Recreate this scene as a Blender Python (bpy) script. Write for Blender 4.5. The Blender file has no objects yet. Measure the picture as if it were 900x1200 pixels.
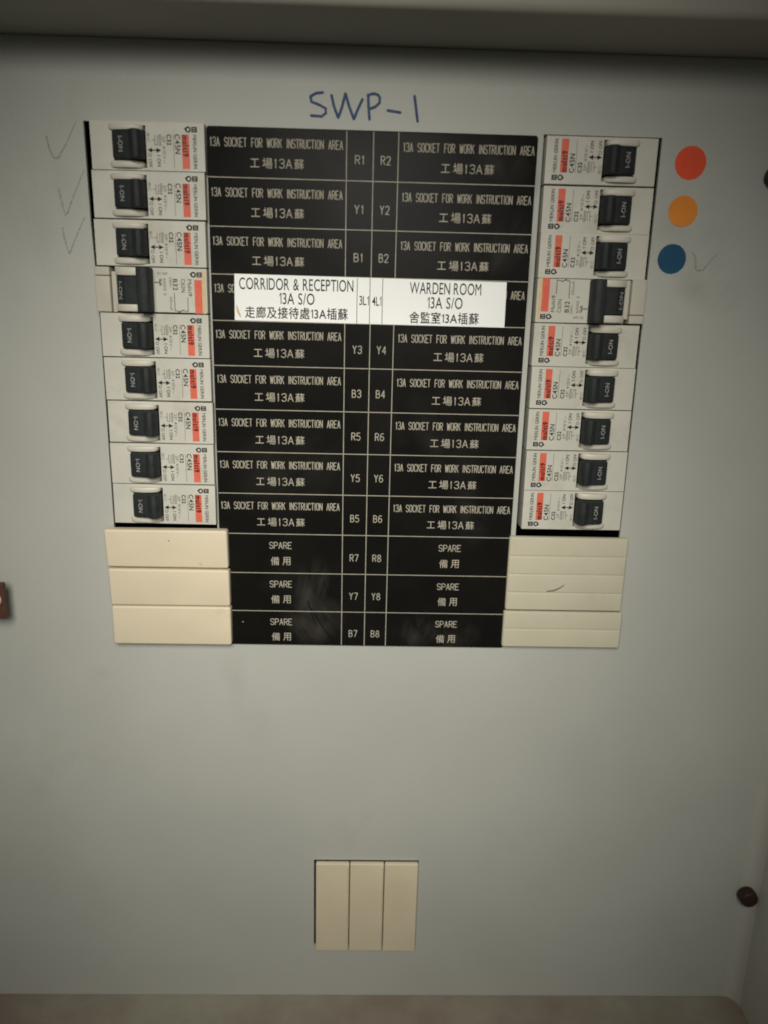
import bpy, bmesh, math, random
from mathutils import Matrix, Vector

random.seed(7)
scene = bpy.context.scene
col = scene.collection
MM = 0.001


def P(x, h, z):
    """millimetres on the board: x right, h out of the board towards the viewer, z up."""
    return Vector((x * MM, -h * MM, z * MM))


# ------------------------------------------------------------------ camera
cam_data = bpy.data.cameras.new("camera")
cam = bpy.data.objects.new("camera", cam_data)
col.objects.link(cam)
RIGHT = Vector((0.99952833, -0.01901447, 0.02411582))
DOWN = Vector((0.01843166, -0.25668033, -0.96632059))
FWD = Vector((0.02456413, 0.9663093, -0.2562088))
m = Matrix.Identity(4)
for r in range(3):
    m[r][0] = RIGHT[r]
    m[r][1] = -DOWN[r]
    m[r][2] = -FWD[r]
    m[r][3] = (63.40337577, -322.29401152, -65.86922116)[r] * MM
cam.matrix_world = m
cam_data.sensor_fit = 'VERTICAL'
cam_data.sensor_height = 24.0
cam_data.lens = 24.0 * 899.765 / 1200.0
cam_data.dof.use_dof = True
cam_data.dof.focus_distance = 0.330
cam_data.dof.aperture_fstop = 4.5
cam_data.clip_start = 0.01
cam_data.clip_end = 50.0
scene.camera = cam

# ------------------------------------------------------------------ light
world = bpy.data.worlds.new("World")
scene.world = world
world.use_nodes = True
bg = world.node_tree.nodes["Background"]
bg.inputs["Color"].default_value = (1.0, 0.98, 0.86, 1)
bg.inputs["Strength"].default_value = 0.042

lamp_data = bpy.data.lights.new("work_lamp", 'SPOT')
lamp_data.energy = 12.0
lamp_data.color = (1.0, 0.965, 0.885)
lamp_data.spot_size = math.radians(60.5)
lamp_data.spot_blend = 1.0
lamp_data.shadow_soft_size = 0.125
lamp = bpy.data.objects.new("work_lamp", lamp_data)
col.objects.link(lamp)
lamp.location = P(36, 430, 48)
aim = P(46, 0, -190) - lamp.location
lamp.rotation_euler = aim.to_track_quat('-Z', 'Y').to_euler()

scene.cycles.pixel_filter_type = 'BLACKMAN_HARRIS'
scene.cycles.filter_width = 1.8
scene.view_settings.view_transform = 'Standard'
scene.view_settings.look = 'None'
scene.view_settings.exposure = 0.0
scene.view_settings.gamma = 1.0


# ------------------------------------------------------------------ materials
def material(name, rgb, rough=0.5, spec=0.4, mottle=0.0, scale=60.0, bump=0.0, bump_scale=900.0,
             blotch=None, blotch_scale=30.0, blotch_lo=0.58, blotch_hi=0.75, rough_var=0.0):
    mt = bpy.data.materials.new(name)
    mt.use_nodes = True
    nt = mt.node_tree
    b = nt.nodes["Principled BSDF"]
    b.inputs["Base Color"].default_value = (*rgb, 1)
    b.inputs["Roughness"].default_value = rough
    b.inputs["Specular IOR Level"].default_value = spec
    tc = nt.nodes.new("ShaderNodeTexCoord")
    oi = nt.nodes.new("ShaderNodeObjectInfo")
    shift = nt.nodes.new("ShaderNodeVectorMath")
    shift.operation = 'ADD'
    nt.links.new(tc.outputs["Object"], shift.inputs[0])
    nt.links.new(oi.outputs["Random"], shift.inputs[1])
    tco = shift.outputs["Vector"]
    colour_out = None
    if mottle or blotch:
        n = nt.nodes.new("ShaderNodeTexNoise")
        n.inputs["Scale"].default_value = scale
        n.inputs["Detail"].default_value = 6
        nt.links.new(tco, n.inputs["Vector"])
        cr = nt.nodes.new("ShaderNodeValToRGB")
        cr.color_ramp.elements[0].position = 0.3
        cr.color_ramp.elements[1].position = 0.7
        cr.color_ramp.elements[0].color = (*[c * (1 - mottle) for c in rgb], 1)
        cr.color_ramp.elements[1].color = (*[min(1, c * (1 + mottle)) for c in rgb], 1)
        nt.links.new(n.outputs["Fac"], cr.inputs["Fac"])
        colour_out = cr.outputs["Color"]
        if blotch:
            n2 = nt.nodes.new("ShaderNodeTexNoise")
            n2.inputs["Scale"].default_value = blotch_scale
            n2.inputs["Detail"].default_value = 8
            n2.inputs["Roughness"].default_value = 0.65
            nt.links.new(tco, n2.inputs["Vector"])
            mr = nt.nodes.new("ShaderNodeMapRange")
            mr.inputs["From Min"].default_value = blotch_lo
            mr.inputs["From Max"].default_value = blotch_hi
            nt.links.new(n2.outputs["Fac"], mr.inputs["Value"])
            mx = nt.nodes.new("ShaderNodeMix")
            mx.data_type = 'RGBA'
            nt.links.new(mr.outputs["Result"], mx.inputs[0])
            nt.links.new(colour_out, mx.inputs[6])
            mx.inputs[7].default_value = (*blotch, 1)
            colour_out = mx.outputs[2]
        nt.links.new(colour_out, b.inputs["Base Color"])
    if rough_var:
        n3 = nt.nodes.new("ShaderNodeTexNoise")
        n3.inputs["Scale"].default_value = scale * 0.6
        n3.inputs["Detail"].default_value = 7
        nt.links.new(tco, n3.inputs["Vector"])
        mr3 = nt.nodes.new("ShaderNodeMapRange")
        mr3.inputs["To Min"].default_value = rough - rough_var
        mr3.inputs["To Max"].default_value = rough + rough_var
        nt.links.new(n3.outputs["Fac"], mr3.inputs["Value"])
        nt.links.new(mr3.outputs["Result"], b.inputs["Roughness"])
    if bump:
        n4 = nt.nodes.new("ShaderNodeTexNoise")
        n4.inputs["Scale"].default_value = bump_scale
        n4.inputs["Detail"].default_value = 3
        nt.links.new(tco, n4.inputs["Vector"])
        bp = nt.nodes.new("ShaderNodeBump")
        bp.inputs["Strength"].default_value = bump
        bp.inputs["Distance"].default_value = 0.0004
        nt.links.new(n4.outputs["Fac"], bp.inputs["Height"])
        nt.links.new(bp.outputs["Normal"], b.inputs["Normal"])
    return mt


M = {}
M['panel'] = material('grey_paint', (0.446, 0.452, 0.408), 0.5, 0.3, 0.05, 14, 0.2, 1000,
                      blotch=(0.37, 0.36, 0.305), blotch_scale=22, blotch_lo=0.62, blotch_hi=0.95, rough_var=0.08)
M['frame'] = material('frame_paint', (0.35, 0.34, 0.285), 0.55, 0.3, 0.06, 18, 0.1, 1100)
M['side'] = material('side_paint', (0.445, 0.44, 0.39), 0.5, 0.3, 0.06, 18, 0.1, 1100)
M['sill'] = material('blotched_frame_paint', (0.33, 0.315, 0.25), 0.5, 0.3, 0.08, 25, 0.1, 900,
                     blotch=(0.25, 0.205, 0.165), blotch_scale=12, blotch_lo=0.4, blotch_hi=0.62)  # brown blotches mixed over the bottom rim's colour
M['dark'] = material('dark_interior', (0.006, 0.006, 0.006), 0.8, 0.1, 0.2, 40)
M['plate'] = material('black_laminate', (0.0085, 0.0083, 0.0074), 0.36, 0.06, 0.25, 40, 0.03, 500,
                      blotch=(0.018, 0.017, 0.014), blotch_scale=26, blotch_lo=0.56, blotch_hi=0.85, rough_var=0.1)
M['engrave'] = material('engraved_white', (0.385, 0.355, 0.28), 0.7, 0.2, 0.12, 300)
M['engrave_warm'] = material('engraved_cream', (0.62, 0.52, 0.34), 0.7, 0.2, 0.15, 400)
M['paper'] = material('white_paper', (0.90, 0.91, 0.88), 0.55, 0.25, 0.015, 80)
M['ink'] = material('black_ink', (0.012, 0.012, 0.012), 0.6, 0.2, 0.2, 400)
M['softink'] = material('worn_ink', (0.022, 0.021, 0.018), 0.6, 0.2, 0.35, 900)
M['greyink'] = material('grey_ink', (0.19, 0.18, 0.145), 0.6, 0.2, 0.3, 900)
M['white'] = material('white_plastic', (0.55, 0.537, 0.463), 0.45, 0.4, 0.05, 70, 0.03, 1500,
                      blotch=(0.40, 0.37, 0.285), blotch_scale=75, blotch_lo=0.54, blotch_hi=0.9)
M['cheek'] = material('white_plastic_bezel', (0.57, 0.545, 0.455), 0.45, 0.4, 0.05, 200)
M['clip'] = material('beige_plastic', (0.50, 0.475, 0.39), 0.45, 0.4, 0.04, 150)
M['toggle'] = material('slate_plastic', (0.023, 0.027, 0.028), 0.6, 0.25, 0.2, 300, 0.05, 2500)
M['toggle_ink'] = material('toggle_ink', (0.32, 0.32, 0.29), 0.6, 0.2, 0.3, 1200)
M['red'] = material('red_stripe_ink', (0.68, 0.135, 0.08), 0.5, 0.3, 0.08, 300)
M['redtext'] = material('dark_red_ink', (0.15, 0.016, 0.008), 0.5, 0.3, 0.2, 600)
M['tan'] = material('tan_ink', (0.62, 0.48, 0.27), 0.5, 0.3, 0.08, 300)
M['cream'] = material('cream_plastic', (0.69, 0.60, 0.44), 0.45, 0.4, 0.035, 45, 0.03, 1200,
                      blotch=(0.55, 0.46, 0.32), blotch_scale=55, blotch_lo=0.58, blotch_hi=0.9)
M['pale'] = material('pale_plastic', (0.55, 0.515, 0.39), 0.5, 0.3, 0.035, 45, 0.03, 1200,
                     blotch=(0.43, 0.39, 0.28), blotch_scale=60, blotch_lo=0.58, blotch_hi=0.9)
M['yellowed'] = material('yellowed_plastic', (0.66, 0.58, 0.415), 0.5, 0.3, 0.04, 45, 0.03, 1200)
M['dot_red'] = material('red_sticker', (0.80, 0.088, 0.033), 0.5, 0.3, 0.05, 150)
M['dot_orange'] = material('orange_sticker', (0.74, 0.25, 0.028), 0.5, 0.3, 0.05, 150)
M['dot_blue'] = material('blue_sticker', (0.010, 0.072, 0.145), 0.5, 0.3, 0.08, 150)
M['marker'] = material('blue_marker_ink', (0.004, 0.036, 0.125), 0.5, 0.3, 0.35, 500)
M['pencil'] = material('pencil_graphite', (0.31, 0.31, 0.27), 0.6, 0.2, 0.35, 900)
M['rust'] = material('brown_metal', (0.085, 0.036, 0.022), 0.5, 0.4, 0.25, 120)
M['screw'] = material('pale_screw_metal', (0.72, 0.66, 0.56), 0.4, 0.5, 0.08, 200)
M['knob'] = material('dark_knob_plastic', (0.036, 0.018, 0.013), 0.5, 0.3, 0.2, 200)
M['scratch'] = material('scuff_mark', (0.22, 0.18, 0.11), 0.6, 0.2, 0.2, 500)
M['plate_streak'] = material('plate_streak', (0.002, 0.002, 0.002), 0.6, 0.1, 0.2, 500)


def smudges_and_reflections(mt, spots, colour):
    """smudges and painted-in reflections with a streaky outline, laid over a material's colour"""
    nt = mt.node_tree
    bs = nt.nodes["Principled BSDF"]
    src = bs.inputs["Base Color"].links[0].from_socket
    tc = nt.nodes.new("ShaderNodeTexCoord")
    for (x, z, rx, rz, ang, amount) in spots:
        mp = nt.nodes.new("ShaderNodeMapping")
        mp.vector_type = 'TEXTURE'
        mp.inputs["Location"].default_value = (x * MM, 0, z * MM)
        mp.inputs["Rotation"].default_value = (0, math.radians(ang), 0)
        mp.inputs["Scale"].default_value = (rx * MM, 1, rz * MM)
        nt.links.new(tc.outputs["Object"], mp.inputs["Vector"])
        ln = nt.nodes.new("ShaderNodeVectorMath")
        ln.operation = 'LENGTH'
        nt.links.new(mp.outputs["Vector"], ln.inputs[0])
        fall = nt.nodes.new("ShaderNodeMapRange")
        fall.interpolation_type = 'SMOOTHSTEP'
        fall.inputs["From Min"].default_value = 1.0
        fall.inputs["From Max"].default_value = 0.25
        nt.links.new(ln.outputs["Value"], fall.inputs["Value"])
        st_ = nt.nodes.new("ShaderNodeMapping")
        st_.inputs["Scale"].default_value = (1.6, 1, .5)
        nt.links.new(mp.outputs["Vector"], st_.inputs["Vector"])
        nz = nt.nodes.new("ShaderNodeTexNoise")
        nz.inputs["Scale"].default_value = 1.2
        nz.inputs["Detail"].default_value = 3
        nt.links.new(st_.outputs["Vector"], nz.inputs["Vector"])
        sh = nt.nodes.new("ShaderNodeMapRange")
        sh.inputs["From Min"].default_value = .38
        sh.inputs["From Max"].default_value = .68
        sh.inputs["To Max"].default_value = amount
        nt.links.new(nz.outputs["Fac"], sh.inputs["Value"])
        ml = nt.nodes.new("ShaderNodeMath")
        ml.operation = 'MULTIPLY'
        nt.links.new(fall.outputs["Result"], ml.inputs[0])
        nt.links.new(sh.outputs["Result"], ml.inputs[1])
        mx = nt.nodes.new("ShaderNodeMix")
        mx.data_type = 'RGBA'
        nt.links.new(ml.outputs[0], mx.inputs[0])
        nt.links.new(src, mx.inputs[6])
        mx.inputs[7].default_value = (*colour, 1)
        src = mx.outputs[2]
    nt.links.new(src, bs.inputs["Base Color"])


smudges_and_reflections(M['plate'], [(40, -186, 9, 16, 12, .9), (42, -203, 16, 13, -35, .9), (36, -200, 12, 9, -20, .7), (88, -207, 10, 10, 10, .7),  # spare rows: soft glossy reflections painted into the plate's colour
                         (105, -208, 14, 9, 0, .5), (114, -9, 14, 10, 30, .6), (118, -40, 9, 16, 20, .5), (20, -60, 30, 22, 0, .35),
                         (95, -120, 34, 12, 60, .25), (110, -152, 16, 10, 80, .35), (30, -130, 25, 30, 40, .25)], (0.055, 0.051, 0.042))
smudges_and_reflections(M['panel'], [(129, -45, 4, 34, 4, .55), (129, -12, 3, 12, 0, .6), (200, -52, 22, 14, 30, .35), (-66, -30, 20, 34, -10, .2),
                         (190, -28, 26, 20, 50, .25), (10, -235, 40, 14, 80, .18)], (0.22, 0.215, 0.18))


# ------------------------------------------------------------------ mesh helpers
class MB:
    """collects shapes in board millimetres and links them as ONE mesh object"""

    def __init__(self):
        self.v, self.f, self.mi = [], [], []

    def add(self, vs, fs, mi=0):
        o = len(self.v)
        self.v += vs
        self.f += [tuple(i + o for i in q) for q in fs]
        self.mi += [mi] * len(fs)

    def box(self, x0, x1, z0, z1, h0, h1, mi=0):
        vs = [(x, h, z) for h in (h0, h1) for z in (z0, z1) for x in (x0, x1)]
        self.add(vs, [(4, 5, 7, 6), (0, 2, 3, 1), (0, 1, 5, 4), (2, 6, 7, 3), (0, 4, 6, 2), (1, 3, 7, 5)], mi)

    def slab(self, x0, x1, z0, z1, h0, h1, r=1.0, b=0.6, mi=0, n=5, jig=None):
        """rounded rectangle with a rounded front edge; jig = four corner offsets (dx,dz): bl, br, tr, tl"""
        cs = [(x0, z0), (x1, z0), (x1, z1), (x0, z1)]
        if jig:
            cs = [(a + d[0], c + d[1]) for (a, c), d in zip(cs, jig)]
        sgn = [(1, 1), (-1, 1), (-1, -1), (1, -1)]
        rings = [(h0, 0.0)] + [(h1 - b * (1 - math.sin(t)), b * (1 - math.cos(t)))
                               for t in (0, math.pi / 8, math.pi / 4, 3 * math.pi / 8, math.pi / 2)]
        vs = []
        for h, ins in rings:
            for k, ((cx, cz), (sx, sz)) in enumerate(zip(cs, sgn)):
                rr = max(r - ins, 0.02)
                ox, oz = cx + sx * max(r, ins + 0.02), cz + sz * max(r, ins + 0.02)
                a0 = math.pi + k * math.pi / 2
                for j in range(n + 1):
                    a = a0 + j / n * math.pi / 2
                    vs.append((ox + rr * math.cos(a), h, oz + rr * math.sin(a)))
        c = 4 * (n + 1)
        fs = []
        for q in range(len(rings) - 1):
            for j in range(c):
                j2 = (j + 1) % c
                fs.append((q * c + j, q * c + j2, (q + 1) * c + j2, (q + 1) * c + j))
        fs.append(tuple((len(rings) - 1) * c + j for j in range(c)))
        self.add(vs, fs, mi)

    def grid(self, xs, zs, hole, h0, h1, mi=0):
        """flat sheet of cells with rectangular holes, with thickness"""
        xs, zs = sorted(xs), sorted(zs)
        nx, nz = len(xs), len(zs)
        base = len(self.v)
        self.v += [(x, h, z) for h in (h0, h1) for z in zs for x in xs]
        I = lambda k, i, j: base + k * nx * nz + j * nx + i
        full = lambda i, j: 0 <= i < nx - 1 and 0 <= j < nz - 1 and not hole((xs[i] + xs[i + 1]) / 2, (zs[j] + zs[j + 1]) / 2)
        for i in range(nx - 1):
            for j in range(nz - 1):
                if not full(i, j):
                    continue
                F = [(I(1, i, j), I(1, i + 1, j), I(1, i + 1, j + 1), I(1, i, j + 1)),
                     (I(0, i, j), I(0, i, j + 1), I(0, i + 1, j + 1), I(0, i + 1, j))]
                if not full(i - 1, j):
                    F.append((I(0, i, j), I(1, i, j), I(1, i, j + 1), I(0, i, j + 1)))
                if not full(i + 1, j):
                    F.append((I(0, i + 1, j), I(0, i + 1, j + 1), I(1, i + 1, j + 1), I(1, i + 1, j)))
                if not full(i, j - 1):
                    F.append((I(0, i, j), I(0, i + 1, j), I(1, i + 1, j), I(1, i, j)))
                if not full(i, j + 1):
                    F.append((I(0, i, j + 1), I(1, i, j + 1), I(1, i + 1, j + 1), I(0, i + 1, j + 1)))
                self.f += F
                self.mi += [mi] * len(F)

    def prism_z(self, prof, z0, z1, mi=0, cap_bevel=0.0):
        """profile of (x,h) points, anticlockwise seen from below, pulled along z; ends slightly rounded"""
        n = len(prof)
        cx = sum(p[0] for p in prof) / n
        ch = sum(p[1] for p in prof) / n
        rings = [(z0, 1.0), (z1, 1.0)]
        if cap_bevel:
            s = 0.9
            rings = [(z0, s), (z0 + cap_bevel * 0.3, 0.97), (z0 + cap_bevel, 1.0),
                     (z1 - cap_bevel, 1.0), (z1 - cap_bevel * 0.3, 0.97), (z1, s)]
        vs = []
        for z, s in rings:
            vs += [(cx + (x - cx) * s, ch + (h - ch) * s, z) for x, h in prof]
        fs = []
        for q in range(len(rings) - 1):
            for j in range(n):
                j2 = (j + 1) % n
                fs.append((q * n + j, q * n + j2, (q + 1) * n + j2, (q + 1) * n + j))
        fs.append(tuple(range(n))[::-1])
        fs.append(tuple((len(rings) - 1) * n + j for j in range(n)))
        self.add(vs, fs, mi)

    def disc(self, cx, cz, rx, rz, h0, h1, mi=0, n=40, b=0.0, wob=0.0):
        ang = [2 * math.pi * k / n for k in range(n)]
        w = [1 + wob * math.sin(3 * a + 1) for a in ang]
        rings = [(h0, 1.0), (h1 - b, 1.0)]
        if b:
            rings += [(h1 - 0.3 * b, 0.93), (h1, 0.78)]
        vs = []
        for h, s in rings:
            vs += [(cx + rx * s * k * math.cos(a), h, cz + rz * s * k * math.sin(a)) for a, k in zip(ang, w)]
        fs = []
        for q in range(len(rings) - 1):
            for j in range(n):
                j2 = (j + 1) % n
                fs.append((q * n + j, q * n + j2, (q + 1) * n + j2, (q + 1) * n + j))
        fs.append(tuple((len(rings) - 1) * n + j for j in range(n)))
        self.add(vs, fs, mi)

    def stroke(self, pts, r, h, mi=0, flat=0.25, sides=6, hfun=None, taper=False):
        """a pen or engraver line: low rounded bead along a polyline of (x,z)"""
        pts = [Vector(p) for p in pts]
        for i in range(1, len(pts) - 1):
            d0, d1 = (pts[i] - pts[i - 1]).normalized(), (pts[i + 1] - pts[i]).normalized()
            if d0.dot(d1) < .35 and not taper:          # a sharp turn: the pen stops and starts again
                self.stroke(pts[:i + 1], r, h, mi, flat, sides, hfun)
                self.stroke(pts[i:], r, h + .004, mi, flat, sides, hfun)
                return
        n = len(pts)
        rows = []
        for i, p in enumerate(pts):
            d = Vector((0, 0))
            if i > 0:
                d += (p - pts[i - 1]).normalized()
            if i < n - 1:
                d += (pts[i + 1] - p).normalized()
            if d.length < 1e-6:
                d = (pts[min(i + 1, n - 1)] - pts[max(i - 1, 0)])
            d.normalize()
            nn = Vector((-d.y, d.x))
            rad = r * (0.45 + 0.55 * math.sin(math.pi * min(1, (i + 0.35) / n + .15))) if taper else r
            rows.append((p, d, nn, rad))
        e0, e1 = rows[0], rows[-1]
        ext = [(e0[0] - e0[1] * r * .75, e0[1], e0[2], e0[3] * .45)] + rows + [(e1[0] + e1[1] * r * .75, e1[1], e1[2], e1[3] * .45)]
        vs = []
        for p, d, nn, rad in ext:
            hh = hfun(p.x, p.y) if hfun else h
            for k in range(sides):
                a = 2 * math.pi * k / sides
                q = p + nn * rad * math.cos(a)
                vs.append((q.x, hh + rad * flat * math.sin(a), q.y))
        fs = []
        L = len(ext)
        for i in range(L - 1):
            for k in range(sides):
                k2 = (k + 1) % sides
                fs.append((i * sides + k, (i + 1) * sides + k, (i + 1) * sides + k2, i * sides + k2))
        fs.append(tuple(range(sides)))
        fs.append(tuple((L - 1) * sides + k for k in range(sides))[::-1])
        self.add(vs, fs, mi)

    def text(self, s, cx, cz, w, ht, h, rot=0, mi=0, bold=0.0, hfun=None):
        vs, fs = text_line(s, bold)
        xs = [v[0] for v in vs]
        ys = [v[1] for v in vs]
        x0, x1, y0, y1 = min(xs), max(xs), min(ys), max(ys)
        a = math.radians(rot)
        c, sn = math.cos(a), math.sin(a)
        out = []
        for x, y in vs:
            u = ((x - x0) / max(x1 - x0, 1e-6) - .5) * w
            t = ((y - y0) / max(y1 - y0, 1e-6) - .5) * ht
            X, Z = cx + u * c - t * sn, cz + u * sn + t * c
            out.append((X, hfun(X, Z) if hfun else h, Z))
        self.add(out, fs, mi)

    def build(self, name, mats, parent=None, smooth=True, angle=35):
        me = bpy.data.meshes.new(name)
        me.from_pydata([P(*v) for v in self.v], [], self.f)
        mats = mats if isinstance(mats, (list, tuple)) else [mats]
        for k in mats:
            me.materials.append(M[k])
        me.polygons.foreach_set('material_index', self.mi)
        bm = bmesh.new()
        bm.from_mesh(me)
        if not getattr(self, 'keep_normals', False):
            bmesh.ops.recalc_face_normals(bm, faces=bm.faces)
        bm.to_mesh(me)
        bm.free()
        if smooth:
            me.polygons.foreach_set('use_smooth', [True] * len(me.polygons))
            me.set_sharp_from_angle(angle=math.radians(angle))
        me.update()
        o = bpy.data.objects.new(name, me)
        col.objects.link(o)
        if parent:
            o.parent = parent
        return o


def flatMB():
    b = MB()
    b.keep_normals = True
    return b


_gl = {}


def glyphs(s, bold=0.0):
    key = (s, bold)
    if key not in _gl:
        cu = bpy.data.curves.new('lettering_outline', 'FONT')
        cu.body = s
        cu.offset = bold
        cu.resolution_u = 4
        ob = bpy.data.objects.new('lettering_outline', cu)
        col.objects.link(ob)
        dg = bpy.context.evaluated_depsgraph_get()
        me = ob.evaluated_get(dg).to_mesh()
        _gl[key] = ([(v.co.x, v.co.y) for v in me.vertices], [tuple(p.vertices) for p in me.polygons])
        ob.evaluated_get(dg).to_mesh_clear()
        bpy.data.objects.remove(ob)
        bpy.data.curves.remove(cu)
    return _gl[key]


def bounds(c, bold):
    vs, fs = glyphs(c, bold)
    return (min(p[0] for p in vs), max(p[0] for p in vs), min(p[1] for p in vs), max(p[1] for p in vs))


def text_line(s, bold=0.0):
    """letters set side by side, with a flagged figure one"""
    out_v, out_f, x = [], [], 0.0
    cap = bounds('H', bold)[3]
    for c in s:
        if c == ' ':
            x += .3
            continue
        if c == '1':
            w1 = .075 + 2 * bold
            vs = [(0, .76 * cap), (.13, cap), (.13 + w1, cap), (.13 + w1, 0), (.13, 0), (.13, .86 * cap), (0, .66 * cap)]
            fs, x0, x1 = [(6, 5, 4, 3, 2, 1, 0)], 0, .13 + w1
        else:
            bc = min(bold, 0.0) if c in 'MW' else bold
            vs, fs = glyphs(c, bc)
            x0, x1 = bounds(c, bc)[:2]
        o = len(out_v)
        side = .055 if ord(c) < 0x2000 else .045
        if c in 'AVWTYL/':
            side = .02
        x += side
        out_v += [(a - x0 + x, b_) for a, b_ in vs]
        out_f += [tuple(i + o for i in q) for q in fs]
        x += x1 - x0 + side
    return out_v, out_f


def thing(name, label, cat, loc=(0, 0, 0), group=None):
    o = bpy.data.objects.new(name, None)
    o.empty_display_size = 0.01
    col.objects.link(o)
    o.location = P(*loc)
    return tag(o, label, cat, group)


def tag(o, label, cat, group=None):
    o['label'] = label
    o['category'] = cat
    if group:
        o['group'] = group
    return o


# single-line engraver alphabet, each glyph in a unit box
G = {
    'A': [[(0, 0), (.5, 1), (1, 0)], [(.2, .33), (.8, .33)]],
    'B': [[(0, 0), (0, 1), (.6, 1), (.9, .88), (.9, .65), (.6, .53), (0, .53)], [(.6, .53), (1, .4), (1, .13), (.65, 0), (0, 0)]],
    'C': [[(1, .8), (.8, .97), (.5, 1), (.2, .97), (0, .75), (0, .25), (.2, .03), (.5, 0), (.8, .03), (1, .2)]],
    'D': [[(0, 0), (0, 1), (.6, 1), (1, .75), (1, .25), (.6, 0), (0, 0)]],
    'E': [[(1, 1), (0, 1), (0, 0), (1, 0)], [(0, .52), (.75, .52)]],
    'F': [[(1, 1), (0, 1), (0, 0)], [(0, .52), (.75, .52)]],
    'I': [[(.5, 0), (.5, 1)]],
    'K': [[(0, 0), (0, 1)], [(1, 1), (0, .42)], [(.35, .62), (1, 0)]],
    'N': [[(0, 0), (0, 1), (1, 0), (1, 1)]],
    'O': [[(.5, 0), (.2, .03), (0, .25), (0, .75), (.2, .97), (.5, 1), (.8, .97), (1, .75), (1, .25), (.8, .03), (.5, 0)]],
    'P': [[(0, 0), (0, 1), (.65, 1), (1, .87), (1, .6), (.65, .47), (0, .47)]],
    'R': [[(0, 0), (0, 1), (.65, 1), (1, .87), (1, .62), (.65, .5), (0, .5)], [(.5, .5), (1, 0)]],
    'S': [[(1, .82), (.8, .98), (.3, 1), (0, .85), (0, .65), (.2, .54), (.8, .46), (1, .34), (1, .14), (.7, 0), (.25, .01), (0, .17)]],
    'T': [[(0, 1), (1, 1)], [(.5, 1), (.5, 0)]],
    'U': [[(0, 1), (0, .22), (.22, .02), (.5, 0), (.78, .02), (1, .22), (1, 1)]],
    'W': [[(0, 1), (.22, 0), (.5, .85), (.78, 0), (1, 1)]],
    'Y': [[(0, 1), (.5, .5), (1, 1)], [(.5, .5), (.5, 0)]],
    '1': [[(.2, .78), (.55, 1), (.55, 0)]],
    '2': [[(0, .8), (.2, .97), (.5, 1), (.85, .95), (1, .75), (.85, .5), (0, 0), (1, 0)]],
    '3': [[(0, .85), (.3, 1), (.75, 1), (1, .85), (1, .65), (.7, .53), (.4, .53)], [(.7, .53), (1, .38), (1, .15), (.7, 0), (.3, 0), (0, .15)]],
    '4': [[(.75, 0), (.75, 1), (0, .3), (1, .3)]],
    '5': [[(.95, 1), (.1, 1), (0, .55), (.4, .62), (.8, .58), (1, .4), (1, .2), (.75, 0), (.25, 0), (0, .12)]],
    '6': [[(.9, .95), (.5, 1), (.15, .85), (0, .5), (0, .2), (.25, 0), (.75, 0), (1, .2), (1, .4), (.75, .57), (.3, .57), (0, .4)]],
    '7': [[(0, 1), (1, 1), (.35, 0)]],
    '8': [[(.5, .53), (.1, .65), (.1, .87), (.35, 1), (.65, 1), (.9, .87), (.9, .65), (.5, .53), (0, .37), (0, .15), (.3, 0), (.7, 0), (1, .15), (1, .37), (.5, .53)]],
    'G': [], ' ': [],
}


def engrave(b, s, cx, cz, w, ht, r, h, gap=0.42, space=1.15, mi=0):
    wid = {'I': .25, '1': .6, ' ': space, 'W': 1.1}
    tot = sum(wid.get(c, 1) for c in s) + gap * (len(s) - 1)
    u = (w - 2 * r) / tot
    hh = ht - 2 * r
    x = cx - w / 2 + r
    for c in s:
        cw = wid.get(c, 1)
        for pl in G[c]:
            sx = cw if c not in 'I' else 1
            off = 0 if c != 'I' else -.375
            pp = [(x + (px * sx + off) * u, cz - hh / 2 + pz * hh) for px, pz in pl]
            if (Vector(pp[0]) - Vector(pp[-1])).length < 1e-4:
                pp = pp[:-1] + [(pp[0][0] * .98 + pp[-2][0] * .02, pp[0][1] * .98 + pp[-2][1] * .02)]
            b.stroke(pp, r, h, mi)
        x += (cw + gap) * u


# ================================================================== large structure
PF = -1.2            # face of the grey cover panel
PX0, PX1, PZ0, PZ1 = -126.0, 262.6, -413.5, 29.4

enc = thing('enclosure_box', 'deep grey painted metal box surrounding the flat cover panel, dark inside', 'enclosure', (0, 0, 0))
b = MB()
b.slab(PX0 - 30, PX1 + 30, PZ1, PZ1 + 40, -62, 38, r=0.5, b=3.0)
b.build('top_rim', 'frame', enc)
b = MB()
b.slab(PX0 - 30, PX1 + 30, PZ0 - 40, PZ0, -62, 38, r=0.5, b=3.0)
b.build('bottom_rim', 'sill', enc)
b = MB()
b.slab(PX0 - 30, PX0, PZ0 + .2, PZ1 - .2, -62, 37.5, r=0.5, b=3.0)
b.build('side_rim', 'side', enc)
b = MB()
b.slab(PX1 + .4, PX1 + 31, PZ0 + .2, PZ1 - .2, -62, 37.5, r=0.5, b=3.0)
b.prism_z([(PX1 - 6, PF + .05), (PX1 + .6, PF + .05), (PX1 + .6, PF + 7.5), (PX1 - .1, PF + 4.6), (PX1 - 1.0, PF + 2.8), (PX1 - 2.3, PF + 1.4), (PX1 - 4.0, PF + .5)], PZ0 + .3, PZ1 - .3)
b.build('side_rim', 'side', enc)
b = MB()
b.box(PX0 - 29, PX1 + 29, PZ0 - 39, PZ1 + 39, -66, -62.2)
b.build('back_plate', 'dark', enc)

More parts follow.
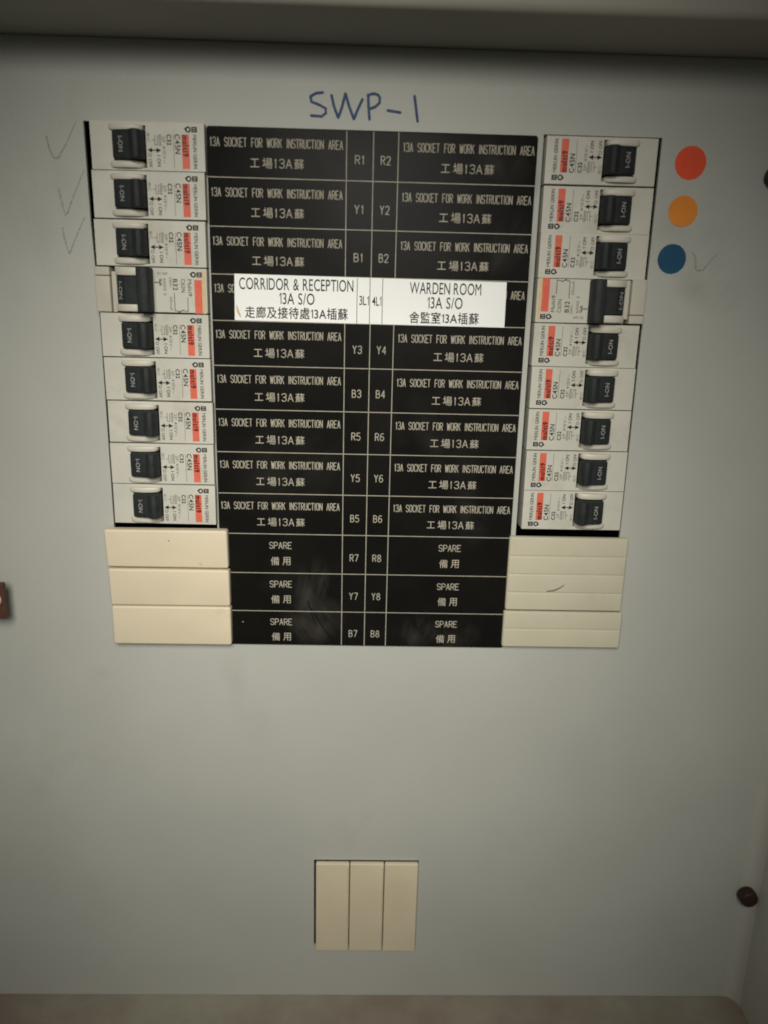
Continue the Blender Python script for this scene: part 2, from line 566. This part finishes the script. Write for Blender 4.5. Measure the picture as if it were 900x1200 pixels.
LC = (-46.5, -0.9, -214.0, 0.55)     # left cut-out x0 x1 z0 z1
RC = (129.9, 176.2, -214.0, 0.75)
SC = (41.3, 93.2, -382.0, -330.15)
panel = thing('cover_panel', 'flat pale grey painted metal panel carrying the breakers, handwritten in blue at its top', 'panel')
b = MB()
holes = (LC, RC, SC)
b.grid([PX0 + .3, PX1 - .1] + [c for q in holes for c in q[:2]], [PZ0 + .3, PZ1 - .3, -35.0, -70.0] + [c for q in holes for c in q[2:]],
       lambda x, z: any(q[0] < x < q[1] and q[2] < z < q[3] for q in holes), PF - 1.6, PF)
b.v = [(x + (1.2 * (1 if z > -1 else .82 if z > -40 else 0 if z < -60 else .5) * -1 + .8 if abs(x - LC[0]) < .01 else 0), h, z) for x, h, z in b.v]
b.build('sheet', 'panel', panel, smooth=False)

hw = MB()
H = PF + .05
for pts in ([(44.4, 12.9), (41.9, 12.6), (39.7, 11.4), (40.1, 9.6), (43.1, 8.6), (45.5, 7.4), (45.6, 5.8), (43.9, 4.6), (39.9, 4.8)],
            [(47.7, 12.1), (48.6, 8.4), (50.3, 4.3), (51.6, 7.7), (53.0, 12.8), (54.4, 8.5), (56.3, 4.0), (57.8, 7.5), (59.5, 11.0)],
            [(61.6, 12.7), (61.9, 8.0), (62.3, 4.0)],
            [(61.5, 12.3), (63.0, 12.95), (64.1, 13.0), (65.5, 12.6), (66.1, 11.6), (66.0, 9.9), (64.4, 8.5), (62.2, 7.7)],
            [(69.1, 7.4), (74.1, 6.8)], [(79.3, 12.7), (80.8, 3.8)]):
    hw.stroke(pts, 0.52, H, sides=8, flat=.12)
hw.build('handwriting', 'marker', panel)
for pts in ([(-61.3, -5.3), (-60.4, -10.0), (-58.9, -13.0), (-57.4, -12.8), (-54.3, -8.4), (-49.6, 0.2)],
            [(-58.1, -23.8), (-57.2, -29.4), (-56.3, -33.6), (-55.3, -32.5), (-53.3, -27.8), (-48.0, -17.1)],
            [(-57.8, -38.3), (-57.4, -41.9), (-56.1, -47.9), (-55.6, -47.5), (-53.4, -42.7), (-48.8, -34.0)], [(193.3, -41.0), (194.8, -43.0), (195.3, -46.5), (196.0, -48.0), (198.5, -47.8), (199.4, -46.4), (203.6, -41.1)]):
    t = MB()
    t.stroke(pts, 0.34, H, flat=.12, taper=True)
    t.build('pencil_tick', 'pencil', panel)

# ================================================================== black circuit plate
plate = thing('circuit_label_plate', 'black engraved plate listing every circuit, between the two columns of breakers', 'label plate')
b = MB()
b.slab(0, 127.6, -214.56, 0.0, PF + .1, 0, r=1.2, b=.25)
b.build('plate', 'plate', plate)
ZL = [-18.0 * k - .15 for k in range(1, 12)]
XV = [53.7, 64.05, 73.7]
b = MB()
for z in ZL:
    b.box(.2, 127.4, z - .17, z + .17, 0.02, .05)
for x in XV:
    b.box(x - .17, x + .17, -214.3, -.4, 0.02, .062)
b.build('divider_lines', 'engrave', plate, smooth=False)
codes = [('R1', 'R2'), ('Y1', 'Y2'), ('B1', 'B2'), ('R3', 'R4'), ('Y3', 'Y4'), ('B3', 'B4'), ('R5', 'R6'), ('Y5', 'Y6'), ('B5', 'B6'), ('R7', 'R8'), ('Y7', 'Y8'), ('B7', 'B8')]
HT = .05
for k in range(12):
    zt = -18.0 * k - .15
    for side in (0, 1):
        c = MB()
        engrave(c, codes[k][side], (58.9, 68.9)[side], zt - 10.4, 3.9, 3.4, .19, HT, gap=.55)
        c.build('circuit_code', 'engrave', plate)
        c = MB()
        if k < 9:
            cx = (26.75, 101.0)[side]
            engrave(c, '13A SOCKET FOR WORK INSTRUCTION AREA', cx, zt - 5.4, 51.2 if side == 0 else 51.0, 3.4, .175, HT)
            cz = zt - 12.6
            cx = (26.7, 100.6)[side]
            for s, dx, w, ht in (('工', -8.4, 3.5, 3.1), ('場', -3.55, 3.9, 3.9), ('蘇', 8.65, 3.8, 3.7)):
                c.text(s, cx + dx, cz, w, ht, HT + .02, mi=0, bold=.008)
            engrave(c, '1', cx - .35, cz, 1.0, 3.5, .19, HT)
            engrave(c, '3', cx + 2.0, cz, 2.2, 3.5, .19, HT)
            engrave(c, 'A', cx + 4.75, cz, 2.5, 3.5, .19, HT)
        else:
            cx = (26.6, 101.0)[side]
            engrave(c, 'SPARE', cx, zt - 5.2, 9.9, 3.2, .185, HT, gap=.4)
            c.text('備', cx - 2.5, zt - 12.4, 3.7, 3.9, HT + .02, bold=.008)
            c.text('用', cx + 2.55, zt - 12.4, 3.5, 3.8, HT + .02, bold=.008)
        c.build('circuit_lettering', 'engrave', plate)
b = MB()
for pts in ([(40.0, -196.5), (43.5, -203.0), (47.8, -209.0), (50.8, -213.4)], [(38.5, -193.0), (40.5, -200.0), (42.6, -206.0)],
            [(45.5, -184.5), (47.5, -189.0), (51.5, -191.5)]):
    b = MB()
    b.stroke(pts, .22, .03, flat=.1, taper=True)
    b.build('dark_streak', 'plate_streak', plate)  # thin dark tapered streaks across the lower left cells
b = MB()
b.disc(9.4, -203.6, .3, .3, .0, .07, n=10)
b.build('paint_speck', 'engrave', plate)

# white paper strip stuck over the fourth row
st = thing('paper_label_strip', 'white paper strip naming corridor, reception and warden room, stuck across the black plate', 'paper label', (0, 0, 0))
b = MB()
nx = 80
front = []
for i in range(nx + 1):
    f = i / nx
    x_t, x_b = 9.4 + (118.8 - 9.4) * f, 9.2 + (118.95 - 9.2) * f
    zt_, zb_ = -53.85 - .65 * f, -71.9 - .4 * f
    lift = .16 + .35 * max(0, 1 - f * 40) ** 2
    front.append(((x_t, .16, zt_), (x_b, lift, zb_)))
vs = []
for a, c in front:
    vs += [(a[0], a[1], a[2]), (c[0], c[1], c[2]), (a[0], a[1] - .1, a[2]), (c[0], c[1] - .1, c[2])]
fs = []
for i in range(nx):
    o, q = i * 4, i * 4 + 4
    fs += [(o + 1, q + 1, q, o), (o + 2, q + 2, q + 3, o + 3), (o, q, q + 2, o + 2), (o + 1, o + 3, q + 3, q + 1)]
fs += [(0, 2, 3, 1), (nx * 4, nx * 4 + 1, nx * 4 + 3, nx * 4 + 2)]
b.add(vs, fs)
b.build('paper', 'paper', st)
b = MB()
for x0, x1 in ((58.5, 58.6), (63.65, 63.75), (68.75, 68.85)):
    b.box(x0 - .07, x1 + .07, -72.0, -54.3, .15, .2)
b.build('cut_lines', 'softink', st, smooth=False)
HS = .24
for parts in ([('CORRIDOR & RECEPTION', 34.1, -57.5, 45.8, 4.6), ('13A S/O', 34.3, -63.0, 14.2, 4.5), ('走廊及接待處13A插蘇', 34.1, -68.6, 41.6, 4.7)],
              [('3L1', 61.4, -63.0, 3.9, 3.6)], [('4L1', 66.5, -63.1, 3.7, 3.6)],
              [('WARDEN ROOM', 94.2, -57.6, 28.9, 4.6), ('13A S/O', 94.2, -63.2, 14.3, 4.5), ('舍監室13A插蘇', 94.1, -69.1, 28.4, 4.7)]):
    c = flatMB()
    for s, cx, cz, w, ht in parts:
        c.text(s, cx, cz, w, ht, HS, bold=.003 if s[0] < 'z' else 0.01)
    c.build('printed_lettering', 'ink', st, smooth=False)
b = MB()
b.stroke([(9.7, -66.0), (10.6, -68.5), (11.4, -70.3)], .55, .32, flat=.1, taper=True)
b.build('tan_smear', 'tan', st)

# ================================================================== circuit breakers
W, HH = 43.0, 17.08


def u(x):
    return x - W / 2


def v(z):
    return HH / 2 - z


def single_breaker():
    t = thing('circuit_breaker', 'x', 'circuit breaker', (0, 3, 0))
    slot = (u(8.5), u(20.9), v(16.2), v(1.3))
    b = MB()
    b.grid([-W / 2, W / 2, slot[0], slot[1]], [-HH / 2, HH / 2, slot[2], slot[3]],
           lambda x, z: slot[0] < x < slot[1] and slot[2] < z < slot[3], -26, 0)
    b.box(u(1.2), u(6.4), v(8.95), v(8.8), -.05, .03)
    o = b.build('housing', 'white', t)
    bv = o.modifiers.new('edge', 'BEVEL')
    bv.width = .25 * MM
    bv.segments = 2
    bv.limit_method = 'ANGLE'
    # drum shaped white cheeks above and below the toggle
    for z0, z1 in ((v(3.15), v(1.0)), (v(16.3), v(13.95))):
        b = MB()
        prof = [(u(20.0), -6), (u(20.0), -.6)]
        for k in range(11):
            a = math.pi * k / 10
            prof.append((u(13.4) + 6.4 * math.cos(a), .1 + 1.9 * math.sin(a)))
        prof += [(u(6.7), -.6), (u(6.7), -6)]
        b.prism_z(prof, z0, z1, cap_bevel=.95)
        b.build('toggle_cheek', 'cheek', t)
    prof = [(u(20.3), -6), (u(20.6), 3.8), (u(20.2), 5.4), (u(19.2), 6.3), (u(17.8), 6.4), (u(16.9), 5.8), (u(15.6), 4.4),
            (u(9.6), 3.3), (u(9.0), 2.8), (u(8.8), 1.4), (u(8.75), -6)]
    b = MB()
    b.prism_z(prof, v(13.55), v(3.5), cap_bevel=.6)
    tg = b.build('toggle', 'toggle', t)
    b = flatMB()
    b.text('I-ON', u(12.3), v(8.6), 5.4, 1.8, 0, rot=-90, bold=.012, hfun=lambda x, z: 3.28 + (x - u(9.2)) * (1.3 / 6.4))
    b.build('toggle_lettering', 'toggle_ink', tg, smooth=False)
    # print
    hp = .05
    b = MB()
    b.box(u(34.4), u(37.2), v(16.2), v(4.1), -.05, .04)
    sp = b.build('red_stripe', 'red', t, smooth=False)
    b = flatMB()
    b.text('multi9', u(35.75), v(8.1), 7.6, 2.45, .075, rot=-90, bold=.06)
    b.build('stripe_lettering', 'redtext', sp, smooth=False)
    b = flatMB()
    b.text('MERLIN GERIN', u(39.3), v(10.1), 11.8, 1.4, hp, rot=-90, bold=.012)
    b.text('C45N', u(32.75), v(7.5), 6.9, 2.0, hp, rot=-90, bold=.016)
    b.text('C32', u(29.6), v(6.1), 3.8, 1.7, hp, rot=-90, bold=.03)
    b.build('lettering', 'softink', t, smooth=False)
    b = MB()
    b.box(u(31.2), u(31.38), v(16.0), v(4.2), -.05, .04)
    b.build('rule_line', 'greyink', t, smooth=False)
    b = flatMB()
    b.text('O OFF', u(22.2), v(13.4), 5.0, 1.3, hp, rot=-90, bold=.008)
    b.text('I ON', u(25.5), v(13.6), 4.0, 1.35, hp, rot=-90, bold=.014)
    b.build('switch_lettering', 'softink', t, smooth=False)
    b = flatMB()
    b.text('2P 415V~', u(27.6), v(9.6), 9.5, 1.15, hp, rot=-90, bold=.012)
    b.text('10000', u(26.2), v(6.2), 4.2, 1.1, hp, rot=-90, bold=.03)
    b.text('IEC', u(21.8), v(5.5), 3.0, 1.0, hp, rot=-90, bold=.01)
    b.stroke([(u(24.2), v(4.6)), (u(24.2), v(8.0)), (u(25.2), v(8.0)), (u(25.2), v(4.6))], .13, hp)
    b.stroke([(u(23.2), v(6.3)), (u(24.1), v(6.3))], .13, hp + .02)
    b.build('rating_print', 'greyink', t, smooth=False)
    b = MB()
    b.stroke([(u(22.4), v(9.85)), (u(25.5), v(9.85))], .17, hp)
    for x0, x1 in ((21.3, 23.1), (26.5, 24.7)):
        b.add([(u(x0), hp, v(9.85)), (u(x1), hp, v(10.75)), (u(x1), hp, v(8.95))], [(0, 1, 2)])
        b.add([(u(x0), hp - .08, v(9.85)), (u(x1), hp - .08, v(10.75)), (u(x1), hp - .08, v(8.95))], [(0, 2, 1)])
    b.build('arrow_mark', 'ink', t, smooth=False)
    emblem(t, u(38.0), v(2.35), hp)
    return t


def emblem(t, cx, cz, hp):
    b = MB()
    # filled square with two pale bars cut through it, and an open ring beside it
    for z0, z1 in ((-.95, -.5), (-.24, .24), (.5, .95)):
        b.box(cx + .25, cx + 2.3, cz + z0, cz + z1, -.05, hp)
    b.box(cx + 1.8, cx + 2.3, cz - .95, cz + .95, -.05, hp + .01)
    b.box(cx + .2, cx + .62, cz - .95, cz + .95, -.05, hp + .01)
    ring = [(cx - 1.1 + .85 * math.cos(a), cz + .82 * math.sin(a)) for a in [math.radians(30 + 30 * k) for k in range(13)]]
    b.stroke(ring, .27, hp, flat=.3)
    b.stroke([(cx - 2.3, cz + .25), (cx - 1.7, cz - .05)], .25, hp, flat=.3)
    b.build('maker_emblem', 'ink', t, smooth=False)


def residual_breaker():
    t = thing('residual_breaker', 'x', 'circuit breaker', (0, 3, 0))
    b = MB()
    slot = (u(7.4), u(20.6), v(14.4), v(3.2))
    b.grid([u(7.0), W / 2, slot[0], slot[1]], [-HH / 2, HH / 2, slot[2], slot[3]],
           lambda x, z: slot[0] < x < slot[1] and slot[2] < z < slot[3], -26, 0)
    o = b.build('housing', 'white', t)
    bv = o.modifiers.new('edge', 'BEVEL')
    bv.width = .25 * MM
    bv.segments = 2
    bv.limit_method = 'ANGLE'
    # clip block at the outer end
    b = MB()
    b.slab(u(-1.0), u(4.9), v(17.4), v(3.6), -20, .6, r=.3, b=.5)
    b.slab(u(-1.0), u(4.9), v(3.4), v(.1), -20, .5, r=.3, b=.5)
    b.slab(u(5.2), u(6.9), v(17.4), v(1.8), -20, -.8, r=.2, b=.3)
    b.build('terminal_clip', 'clip', t)
    for z0, z1 in ((v(3.3), v(.4)), (v(17.0), v(14.2))):
        b = MB()
        prof = [(u(20.0), -6), (u(20.0), 1.0), (u(18.5), 2.6), (u(15), 3.4), (u(11.5), 3.3), (u(8.8), 2.4), (u(7.2), .6), (u(7.1), -6)]
        b.prism_z(prof, z0, z1, cap_bevel=.6)
        b.build('toggle_cheek', 'cheek', t)
    b = MB()
    prof = [(u(20.0), -6), (u(20.0), 3.6), (u(14.0), 3.4), (u(11.2), 2.9), (u(10.9), 2.5), (u(10.6), 2.8), (u(8.2), 1.8), (u(7.8), .8), (u(7.8), -6)]
    b.prism_z(prof, v(13.9), v(3.7))
    # wide handle bar
    prof = [(u(22.0), .6), (u(22.2), 6.8), (u(21.6), 8.2), (u(20.4), 8.8), (u(19.0), 8.8), (u(17.6), 8.2), (u(17.0), 6.8), (u(17.0), .6)]
    b.prism_z(prof, v(17.1), v(.2), cap_bevel=.8)
    tg = b.build('toggle', 'toggle', t)
    b = flatMB()
    b.text('I-ON', u(9.5), v(9.0), 6.6, 1.5, 0, rot=-90, bold=.004, hfun=lambda x, z: 2.47 + (x - u(9.4)) * .42)
    b.build('toggle_lettering', 'toggle_ink', tg, smooth=False)
    hp = .05
    b = MB()
    b.box(u(38.0), u(41.0), v(17.3), v(4.3), -.05, .04)
    sp = b.build('red_stripe', 'red', t, smooth=False)
    b = flatMB()
    b.text('Merlin Gerin', u(39.5), v(9.6), 9.5, 1.5, .075, rot=-90)
    b.build('stripe_lettering', 'dot_red', sp, smooth=False)
    b = MB()
    b.box(u(41.1), u(42.4), v(17.3), v(.8), -.05, .04)
    b.build('tan_stripe', 'tan', t, smooth=False)
    b = flatMB()
    b.text('Multi9', u(36.2), v(7.4), 6.4, 1.5, hp, rot=-90, bold=.004)
    b.text('B32', u(30.5), v(6.3), 4.4, 1.9, hp, rot=-90, bold=.012)
    b.build('lettering', 'softink', t, smooth=False)
    b = flatMB()
    b.text('C60N', u(33.6), v(6.6), 5.2, 1.7, hp, rot=-90, bold=.02)
    b.text('240V~', u(28.6), v(5.6), 4.2, 1.0, hp, rot=-90, bold=.02)
    b.text('30mA', u(28.6), v(13.6), 5.5, 1.1, hp, rot=-90, bold=.006)
    b.text('6000 3', u(26.3), v(7.2), 6.5, 1.1, hp, rot=-90, bold=.015)
    b.text('IEC 1009', u(25.6), v(2.2), 4.0, 1.0, hp, rot=0, bold=.02)
    b.text('T', u(23.4), v(5.6), 2.0, 2.6, hp, rot=-90, bold=.03)
    b.text('0A', u(24.8), v(5.6), 3.0, 1.2, hp, rot=-90, bold=.03)
    b.build('rating_print', 'greyink', t, smooth=False)
    b = MB()
    b.stroke([(u(30.0), v(9.6)), (u(30.0), v(16.3)), (u(32.0), v(16.6))], .12, hp)
    b.stroke([(u(35.2), v(11.2)), (u(35.2), v(16.6)), (u(33.4), v(16.2))], .12, hp + .01)
    b.stroke([(u(31.4), v(16.9)), (u(33.4), v(16.0))], .16, hp + .02)
    b.build('circuit_diagram', 'softink', t, smooth=False)
    emblem(t, u(38.8), v(2.35), hp)
    return t


def copy_tree(o, parent=None):
    c = o.copy()
    col.objects.link(c)
    if parent:
        c.parent = parent
    for ch in list(o.children):
        copy_tree(ch, c)
    return c


sb, rb = single_breaker(), residual_breaker()
left_c = [(-21.7, -8.5), (-22.1, -25.85), (-22.5, -43.5), (-22.6, -61.0), (-22.5, -78.7), (-22.3, -96.2), (-22.0, -113.85), (-22.2, -131.4), (-22.1, -148.9)]
right_c = [(151.9, -9.0), (152.0, -26.8), (152.15, -43.9), (152.3, -61.2), (152.2, -78.7), (152.5, -96.0), (152.5, -113.5), (152.8, -131.0), (152.9, -148.35)]
lab_l = ['R1', 'Y1', 'B1', '3L1', 'Y3', 'B3', 'R5', 'Y5', 'B5']
lab_r = ['R2', 'Y2', 'B2', '4L1', 'Y4', 'B4', 'R6', 'Y6', 'B6']
used = {'s': False, 'r': False}
for side, cs, lab in (('left', left_c, lab_l), ('right', right_c, lab_r)):
    for k, (x, z) in enumerate(cs):
        kind = 'r' if k == 3 else 's'
        src = rb if kind == 'r' else sb
        o = copy_tree(src) if used[kind] else src
        used[kind] = True
        o.location = P(x, 3 + random.uniform(-.12, .12), z)
        ry = (math.pi if side == 'right' else 0) + math.radians(random.uniform(-.25, .25))
        o.rotation_euler = (0, ry, 0)
        if kind == 'r':
            o['label'] = 'breaker with wide bar handle %s of the white %s cell, in the %s column' % (side, lab[k], side)
            o['group'] = 'wide handled breakers level with the paper strip'
        else:
            o['label'] = 'white breaker with small dark toggle in the %s column, level with the %s cell' % (side, lab[k])
            o['group'] = 'small toggle breakers beside the black plate'

# ================================================================== blanking covers
lb = [(-48.6, 4.1, -177.2, -160.1, [(.5, 0), (.2, 0), (0, .1), (0, -.2)], 'topmost', 'smooth cream blanking cover under the left breakers, topmost of three'),
      (-48.0, 4.5, -195.0, -178.1, [(.4, 0), (.1, .2), (0, .1), (0, 0)], 'middle', 'smooth cream blanking cover left of the Y7 spare cell, middle of three'),
      (-47.6, 4.7, -213.5, -195.4, [(0, 0), (0, .1), (0, .2), (0, 0)], 'lowest', 'smooth cream blanking cover left of the B7 spare cell, lowest of three')]
for x0, x1, z0, z1, jig, _, lab in lb:
    t = thing('blanking_cover', lab, 'cover', ((x0 + x1) / 2, 0, z0), 'cream blanking covers in the left column')
    b = MB()
    cx = (x0 + x1) / 2
    b.slab(x0 - cx, x1 - cx, 0, z1 - z0, .15, 4, r=1.1, b=.9, jig=jig)
    b.build('cover', 'cream', t)
    if 'topmost' in lab:
        b = MB()
        b.disc(1.2, 12.3, .35, .3, 3.9, 4.03, n=9)
        b.stroke([(14.0, 2.2), (15.2, 1.6)], .12, 4.0, flat=.1)
        b.build('scuff_mark', 'scratch', t)


def ribbed_cover(lab, x0, x1, zs, group):
    t = thing('blanking_cover', lab, 'cover', ((x0 + x1) / 2, 0, zs[-1]), group)
    cx = (x0 + x1) / 2
    b = MB()
    b.slab(x0 - cx, x1 - cx, 0, zs[0] - zs[-1], .15, 2.1, r=.8, b=.5)
    b.build('cover', 'pale', t)
    for z1, z0 in zip(zs[:-1], zs[1:]):
        b = MB()
        b.slab(x0 - cx + .35, x1 - cx - .35, z0 - zs[-1] + .22, z1 - zs[-1] - .22, 2.0, 2.5, r=.5, b=.35)
        b.build('strip', 'pale', t)
    return t


t = ribbed_cover('pale ribbed blanking cover of four strips, directly under the right breakers', 126.9, 179.2, [-160.9, -169.6, -178.0, -186.6, -195.0], 'ribbed blanking covers in the right column')
b = MB()
b.stroke([(-8.0, 9.2), (-5.0, 9.6), (-2.4, 10.9), (-.8, 12.2)], .42, 2.52, flat=.08, taper=True)
b.build('scuff_mark', 'scratch', t)
ribbed_cover('pale ribbed blanking cover of two strips, right of the B8 spare cell', 126.5, 180.1, [-195.75, -204.1, -212.9], 'ribbed blanking covers in the right column')

t = thing('blanking_cover', 'small yellowed three-strip blanking cover alone on the lower panel', 'cover', (67.6, 0, -383.2))
for x0, x1 in ((-25.2, -8.75), (-8.35, 8.35), (8.75, 25.3)):
    b = MB()
    b.slab(x0, x1, .2 if x0 < 0 else 0, 52.3, -1.1, 1.0, r=.6, b=.5)
    if x1 < 20:
        b.slab(x1 - 1.1, x1 - .1, 1.0, 51.4, .6, 1.4, r=.3, b=.4)
    b.build('strip', 'yellowed', t)

# ================================================================== small things on the panel
for x, z, r, mk, lab, nm in ((188.3, -7.9, 6.15, 'dot_red', 'round red sticker on the panel, highest of three beside the right breakers', 0),
                             (187.5, -25.7, 5.85, 'dot_orange', 'round orange sticker on the panel between the red and blue ones', 0),
                             (185.2, -43.8, 5.75, 'dot_blue', 'round dark blue sticker on the panel next to a faint pencil tick', 0)):
    b = MB()
    b.disc(x, z, r, r, PF + .03, PF + .18, n=56)
    tag(b.build('round_sticker', mk), lab, 'sticker', 'colour coding stickers right of the breakers')


def knob(x, z, h, r, lab):
    t = thing('panel_knob', lab, 'knob', (x, PF, z), 'dark fastening knobs at the panel edge')
    b = MB()
    b.disc(0, 0, r, r, h - 5, h, b=2.2, n=36)
    b.build('head', 'knob', t)
    b = MB()
    b.disc(0, 0, r * .5, r * .5, 0, h - 4.5, n=20)
    b.build('stem', 'frame', t)


knob(259.0, -347.0, 7, 4.5, 'dark round knob near the lower right corner of the panel')
knob(221.3, -12.2, 7, 3.9, 'dark round knob right of the red sticker, mostly outside the picture')

t = thing('metal_catch', 'brown metal catch with a pale screw at the left edge of the panel', 'catch', (-108, PF, -191.8))
b = MB()
b.slab(-18, 16.8, -8.2, 8.0, 8.2, 10.6, r=.6, b=.3)
b.slab(-18, -10, -8.0, 7.8, 0, 8.4, r=.5, b=.2)
b.build('plate', 'rust', t)
b = MB()
b.disc(12.4, .6, 3.2, 3.2, 10.4, 12.0, b=.9, n=30)
b.build('screw', 'screw', t)
